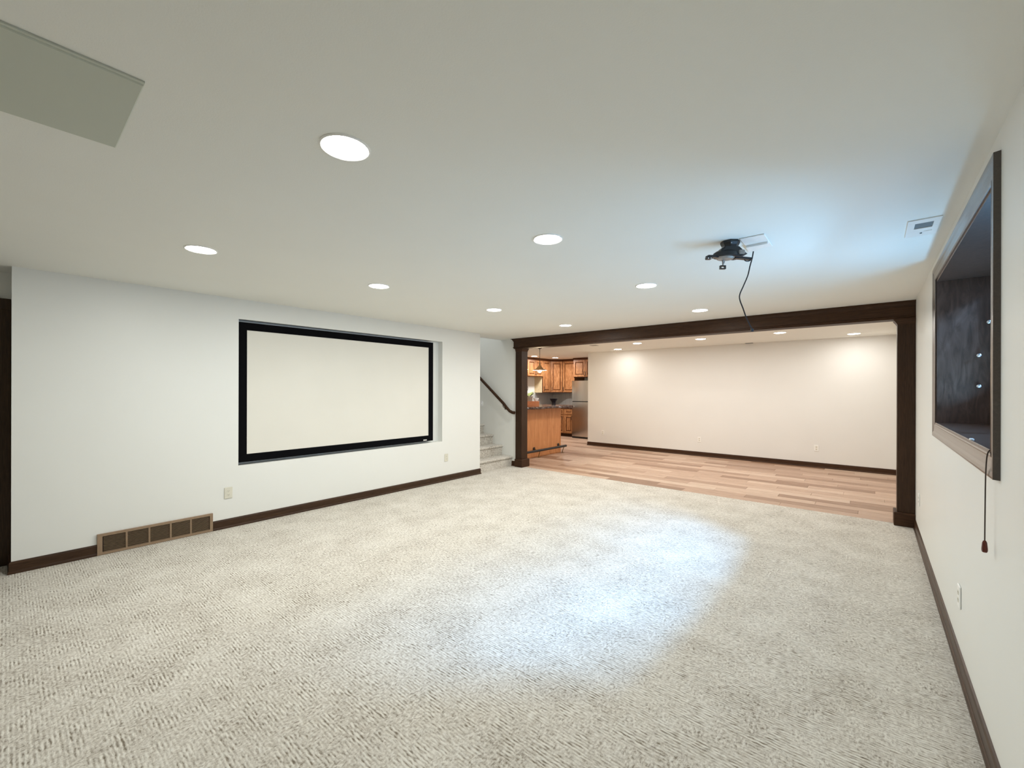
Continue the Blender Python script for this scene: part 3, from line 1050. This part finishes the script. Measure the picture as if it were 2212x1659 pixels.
def left_cab(label, y0, y1, z0, doors, hz):
    t = thing('wall_cabinet', label, 'cabinet', (XK, (y0 + y1) / 2, z0), 0, 'wooden wall cabinets')
    build('case', MB().box(XK + .001, XU - .021, y0 + .0175, y1 - .0175, z0, UZ1), 'cabinet_wood', t)
    for a in (y0, y1 - .017):
        build('side_panel', MB().box(XK + .001, XU - .0215, a + .0005, a + .0165, z0, UZ1), 'cabinet_side', t)['label'] = 'pale bare side panel'
    build('face_frame', MB().box(XU - .021, XU, y0, y1, z0, UZ1), 'cabinet_groove_shade', t)
    n_ = len(doors)
    wd = (y1 - y0 - .02) / n_
    for i, side in enumerate(doors):
        M = Matrix.Translation(-origin(t)) @ M_face(XU, y0 + .01 + wd * i, z0 + .015, 90)
        hx = .03 if side == 'a' else wd - .03
        door_leaf(t, wd - .004, UZ1 - z0 - .03, M, (hx, hz, hz + .11))
    crown_y(t, XU, y0, y1)
    return t


left_cab('tall wooden wall cabinet at the bar end of the kitchen wall', 9.62, 10.09, UZ0, 'b', .06)
left_cab('short two door wooden wall cabinet over the gap behind the pendant', 10.09, 10.87, 1.865, 'ba', .05)
left_cab('tall narrow wooden wall cabinet right of the short two door cabinet', 10.87, 11.29, UZ0, 'a', .05)

# diagonal corner unit
cc = thing('wall_cabinet', 'diagonal corner wall cabinet with one broad panelled door', 'cabinet', (XK, YK, UZ0), 0, 'wooden wall cabinets')
A, B = Vector((XU, 11.29)), Vector((XK + .61, YK - .32))
fp = [(XK + .001, 11.2905), (A.x - .001, 11.2905), (B.x - .0005, B.y), (B.x - .0005, YK - .001), (XK + .001, YK - .001)]
build('case', MB().sweep(fp, [lambda p: (p[0], p[1], UZ0), lambda p: (p[0], p[1], UZ1)]), 'cabinet_groove_shade', cc)
ang = math.degrees(math.atan2(B.y - A.y, B.x - A.x))
LD = (B - A).length
nrm = Vector((math.sin(R(ang)), -math.cos(R(ang))))
M = Matrix.Translation(-origin(cc)) @ M_face(A.x + nrm.x * .001 + .012, A.y + nrm.y * .001 + .012, UZ0 + .015, ang)
door_leaf(cc, LD - .034, UZ1 - UZ0 - .03, M, (.03, .05, .16))
P = [(.02, UZ1), (-.004, UZ1), (-.010, UZ1 + .01), (-.034, UZ1 + .035), (-.040, UZ1 + .05), (.02, UZ1 + .05)]
build('crown', MB().sweep(P, [lambda p: (A.x - nrm.x * p[0] * 1, A.y - nrm.y * p[0], p[1]), lambda p: (B.x - nrm.x * p[0], B.y - nrm.y * p[0], p[1])]), 'crown_wood', cc)

# back run and cabinet above the refrigerator
FX0, FX1, FYF = -6.985, -6.19, 11.10


def back_cab(label, x0, x1, yf, z0, doors, hz):
    t = thing('wall_cabinet', label, 'cabinet', ((x0 + x1) / 2, YK, z0), 0, 'wooden wall cabinets')
    build('case', MB().box(x0 + .0005, x1 - .0005, yf + .021, YK - .001, z0, UZ1), 'cabinet_wood', t)
    build('face_frame', MB().box(x0, x1, yf, yf + .021, z0, UZ1), 'cabinet_groove_shade', t)
    n_ = len(doors)
    wd = (x1 - x0 - .02) / n_
    for i, side in enumerate(doors):
        M = Matrix.Translation(-origin(t)) @ M_face(x0 + .01 + wd * i, yf, z0 + .015, 0)
        door_leaf(t, wd - .004, UZ1 - z0 - .03, M, (.03 if side == 'a' else wd - .034, hz, hz + .11))
    crown_x(t, yf, x0, x1)
    return t


back_cab('tall wooden wall cabinet beside the refrigerator', XK + .611, -7.02, YK - .32, UZ0, 'a', .05)
back_cab('short deep wooden cabinet over the refrigerator', -7.018, XC - .02, 11.27, 1.845, 'bab', .04)
fl_ = thing('refrigerator_side_panel', 'narrow wooden panel strip above the refrigerator top', 'panel', (-7.0, 11.6, 0))
build('panel', MB().box(-7.017, -6.999, 11.29, YK - .002, 0, 1.844), 'cabinet_wood', fl_)

# base cabinets, worktop, backsplash
def base_cab(label, x0, x1, y0, y1, face, n_, dx0=None):
    t = thing('base_cabinet', label, 'cabinet', ((x0 + x1) / 2, (y0 + y1) / 2, 0), 0, 'wooden base cabinets')
    if face == 'y':
        build('case', MB().box(x0, x1, y0, y1, .10, .875), 'cabinet_wood', t)
        build('toe_kick', MB().box(x0, x1, y0 + .06, y1, 0, .0995), 'dark_wood_x', t)
        dx0 = x0 if dx0 is None else dx0
        wd = (x1 - dx0) / n_
        for i in range(n_):
            M0 = Matrix.Translation(-origin(t))
            door_leaf(t, wd - .03, .165, M0 @ M_face(dx0 + .015 + wd * i, y0, .695, 0), None, 'drawer')
            door_leaf(t, wd - .03, .56, M0 @ M_face(dx0 + .015 + wd * i, y0, .115, 0), (wd - .065, .42, .53))
    else:
        build('case', MB().box(x0, x1, y0, y1, .10, .875), 'cabinet_wood', t)
        build('toe_kick', MB().box(x0, x1 - .06, y0, y1, 0, .0995), 'dark_wood_y', t)
        wd = (y1 - y0) / n_
        for i in range(n_):
            M0 = Matrix.Translation(-origin(t))
            door_leaf(t, wd - .03, .165, M0 @ M_face(x1, y0 + .015 + wd * i, .695, 90), None, 'drawer')
            door_leaf(t, wd - .03, .56, M0 @ M_face(x1, y0 + .015 + wd * i, .115, 90), (.035, .42, .53))


base_cab('wooden base cabinet with drawer and door beside the refrigerator', -7.36, -7.02, 11.28, YK - .002, 'y', 1)
base_cab('wooden corner base cabinet, mostly behind the bar', XK + .002, -7.362, 11.285, YK - .002, 'y', 1, XK + .63)
base_cab('long wooden base cabinet run behind the bar', XK + .002, XK + .61, 8.2, 11.283, 'x', 5)
wt = MB().box(XK + .001, XK + .64, 8.18, 11.25, .877, .915).box(XK + .001, -7.021, 11.25, YK - .001, .877, .915)
tag(build('kitchen_worktop', wt, 'stone_top', None, (-7.9, 10.5, .877)), 'brown stone worktop on the kitchen base cabinets', 'worktop')
struct('wall_backsplash', MB().box(XK + .0005, XK + .010, 9.3, YK - .001, .916, 1.366).box(XK + .011, -7.022, YK - .010, YK - .0005, .916, 1.366), 'backsplash_tile', 'grey tile backsplash under the wall cabinets')

# refrigerator
rf = thing('refrigerator', 'stainless steel top freezer refrigerator at the edge of the cream wall', 'refrigerator', ((FX0 + FX1) / 2, FYF, 0))
build('cabinet_body', MB().cbox(FX0 + .006, FX1 - .006, FYF + .062, YK - .04, .035, 1.725, .006), 'toe_black', rf)


def bow_door(z0, z1):
    P = []
    n_ = 16
    for k in range(n_ + 1):
        u = k / n_
        P.append((FX0 + (FX1 - FX0) * u, FYF + .034 * (2 * u - 1) ** 2))
    P += [(FX1, FYF + .06), (FX0, FYF + .06)]
    return MB().sweep(P, [lambda p: (p[0], p[1], z0), lambda p: (p[0], p[1], z1)])


build('freezer_door', bow_door(1.122, 1.738), 'stainless', rf, smooth=35)
build('refrigerator_door', bow_door(.055, 1.098), 'stainless', rf, smooth=35)
build('door_gap', MB().box(FX0 + .01, FX1 - .01, FYF + .04, FYF + .061, 1.099, 1.121), 'toe_black', rf)
build('toe_grille', MB().box(FX0 + .01, FX1 - .01, FYF + .03, FYF + .061, .004, .052), 'toe_black', rf)
build('hinge_cap', MB().cbox(FX1 - .10, FX1 - .02, FYF + .01, FYF + .10, 1.7385, 1.753, .003), 'toe_black', rf)

# bar
BX, BY1 = -5.58, 8.40
bar = thing('bar', 'wood panelled kitchen bar behind the left column', 'bar counter', (-5.84, 7.42, 0))
build('case', MB().box(-6.10, BX - .019, 6.44, BY1 - .019, .0, 1.058), 'bar_wood', bar)
for a, b_ in ((6.44, 7.06), (7.0615, 7.86), (7.8615, BY1 - .0295)):
    build('front_panel', MB().cbox(BX - .0185, BX, a, b_, .0, 1.058, .001), 'bar_wood', bar)
build('end_panel', MB().cbox(-6.10, BX - .0295, BY1 - .0185, BY1, .0, 1.058, .001), 'bar_wood', bar)
build('corner_trim', MB().cbox(BX - .029, BX + .004, BY1 - .029, BY1 + .004, .0, 1.058, .004), 'bar_wood', bar)
build('base_strip', MB().cbox(BX, BX + .010, 6.44, BY1 - .03, .0, .03, .002), 'bar_wood', bar)

rng = random.Random(3)
outl = [(-6.16, 6.44), (-6.16, 8.60)]
for k in range(6):
    outl.append((-6.16 + .86 * (k + 1) / 7, 8.60 + rng.uniform(-.012, .012)))
outl += [(-5.36, 8.59), (-5.29, 8.53)]
for k in range(40):
    yy = 8.47 - (8.47 - 6.46) * k / 39
    outl.append((-5.28 + .018 * math.sin(yy * 9) + rng.uniform(-.010, .010), yy))
outl.append((-5.29, 6.44))
jit = [rng.uniform(-.008, .010) for _ in outl]
ctop = MB()
sts = []
for z_, g_ in ((1.062, .0), (1.075, .008), (1.095, .002), (1.108, -.006)):
    sts.append([(x_ + (g_ + jit[i] * (1 if z_ < 1.10 else .4)) * (1 if x_ > -6.1 else 0), y_, z_) for i, (x_, y_) in enumerate(outl)])
nn = len(outl)
fs = [(k * nn + i, k * nn + (i + 1) % nn, k * nn + nn + (i + 1) % nn, k * nn + nn + i) for k in range(3) for i in range(nn)]
fs += [tuple(range(nn - 1, -1, -1)), tuple(range(3 * nn, 4 * nn))]
ctop.add([q for s in sts for q in s], fs)
tag(build('countertop', ctop, 'stone_top', None, (-5.8, 7.5, 1.062)), 'dark brown stone bar top with rough chiselled edge', 'countertop')

fr_ = thing('foot_rail', 'dark metal foot rail along the base of the wooden bar', 'rail', (-5.43, 7.4, 0))
build('rail', MB().tube([(-5.43, 6.46, .165), (-5.43, 8.40, .165)], .026, 14, 1), 'black_metal', fr_, smooth=50)
for yy in (7.35, 8.28):
    br = MB().tube([(-5.43, yy + .04, .15), (-5.455, yy + .05, .11), (-5.49, yy + .07, .05), (-5.50, yy + .08, .006)], .008, 8, 4)
    br.tube([(-5.43, yy + .04, .15), (-5.475, yy + .0, .15), (-5.53, yy, .185), (-5.572, yy, .19)], .008, 8, 4)
    br.cbox(-5.53, -5.47, yy + .05, yy + .11, .0005, .008, .002)
    q = build('bracket', br, 'brass', fr_, smooth=40)
    build('wall_mount', MB().cbox(-5.5695, -5.555, yy - .028, yy + .028, .16, .222, .004), 'black_metal', q, smooth=40)

# things standing on the bar
bx = thing('wooden_box', 'low orange wooden box standing on the bar top', 'box', (-5.64, 7.40, 1.108), 40.1)
bm_ = MB()
bm_.cbox(-.16, .135, -.085, .085, 0.0, .012, .002)
bm_.cbox(-.16, .135, -.085, -.073, .012, .098, .002).cbox(-.16, .135, .073, .085, .012, .098, .002)
bm_.cbox(-.16, -.148, -.073, .073, .012, .098, .002).cbox(.123, .135, -.073, .073, .012, .098, .002)
build('sides', bm_, 'box_wood', bx, local=True)
build('lid', MB().cbox(-.163, .138, -.088, .088, .0985, .108, .002), 'box_wood', bx, local=True)
TZ = 1.108 + .1085


def loc_on(px_right, away):
    c, s = math.cos(R(40.1)), math.sin(R(40.1))
    return (-5.64 + c * px_right - s * away, 7.40 + s * px_right + c * away, TZ)


pp = thing('potted_plant', 'leafy green plant in a tan clay pot on the orange box', 'plant', loc_on(-.075, 0))
build('pot', MB().lathe([(0, 0), (.058, 0), (.070, .085), (.078, .085), (.078, .108), (.070, .108), (.066, .090), (0, .088)], seg=24), 'pot_clay', pp, local=True, smooth=40)
build('soil', MB().lathe([(.0655, .089), (.03, .098), (0, .10)], seg=18, close=False), 'soil', pp, local=True)
for k in range(22):
    a = rng.uniform(0, 2 * math.pi)
    L_ = rng.uniform(.12, .24)
    up_ = rng.uniform(.45, 1.1)
    wv = rng.uniform(.010, .019)
    pts_ = []
    for i in range(6):
        u = i / 5
        rr = .012 + L_ * math.cos(up_) * u * (1 + .25 * u)
        zz = .098 + L_ * math.sin(up_) * u - .16 * L_ * u ** 3 * 1.6
        pts_.append((rr, zz, wv * math.sin(math.pi * min(1, .12 + u * .88)) + .0008))
    vs = []
    for rr, zz, w2 in pts_:
        for q in (-1, 0, 1):
            vs.append((rr * math.cos(a) - q * w2 * math.sin(a), rr * math.sin(a) + q * w2 * math.cos(a), zz - abs(q) * w2 * .25))
    fs = []
    for i in range(5):
        for q in range(2):
            fs.append((i * 3 + q, i * 3 + q + 1, i * 3 + q + 4, i * 3 + q + 3))
    build('leaf', MB().add(vs, fs), 'leaf_green', pp, local=True, smooth=60)
wb = thing('small_bowl', 'small white bowl beside the plant pot on the orange box', 'bowl', loc_on(.070, -.01))
build('bowl', MB().lathe([(0, 0), (.030, 0), (.034, .006), (.058, .045), (.062, .068), (.058, .068), (.052, .045), (.028, .012), (0, .010)], seg=24), 'white_ceramic', wb, local=True, smooth=40)
bb = thing('black_bowl', 'black footed bowl at the end of the bar top', 'bowl', (-5.80, 8.43, 1.1085))
build('bowl', MB().lathe([(0, 0), (.050, 0), (.047, .018), (.047, .050), (.057, .080), (.076, .110), (.095, .142), (.097, .147),
                          (.089, .145), (.066, .108), (.040, .082), (0, .077)], seg=32), 'black_ceramic', bb, local=True, smooth=40)


# pendants over the bar
def pendant(loc):
    t = thing('pendant_light', '', 'pendant lamp', loc, 0, 'pendant lamps over the bar')
    build('canopy', MB().lathe([(0, -.034), (.012, -.032), (.045, -.016), (.060, -.004), (.060, -.0005), (0, -.0005)], seg=24), 'pendant_metal', t, local=True, smooth=40)
    build('stem', MB().lathe([(.006, -.372), (.006, -.03)], seg=10), 'pendant_metal', t, local=True, smooth=60)
    build('shade', MB().lathe([(0, -.366), (.014, -.367), (.022, -.372), (.026, -.41), (.052, -.452), (.095, -.492), (.168, -.524), (.170, -.528)], seg=36, close=False), 'shade_metal', t, local=True, smooth=40)
    build('shade_lining', MB().lathe([(.168, -.5275), (.092, -.496), (.048, -.456), (.018, -.415)], seg=36, close=False), 'white_ceramic', t, local=True, smooth=40)
    build('bulb', MB().lathe([(.012, -.42), (.018, -.45), (.040, -.485), (.048, -.522), (.040, -.556), (.018, -.574), (0, -.577)], seg=20), 'bulb_glow', t, local=True, smooth=60)
    d = bpy.data.lights.new('lamp', 'POINT')
    d.energy = 14
    d.color = (1.0, .78, .50)
    d.shadow_soft_size = .03
    o = bpy.data.objects.new('lamp', d)
    COL.objects.link(o)
    o.parent = t
    o.location = (0, 0, -.62)
    return t


plain('shade_metal', (0.30, 0.18, 0.08), 0.4, metal=0.2)
p1 = pendant((-5.876, 7.968, H))
p1['label'] = 'lit cone pendant lamp in plain view over the bar'
dup(p1, (-5.876, 7.27, H), None, 'lit cone pendant lamp mostly hidden behind the left column')
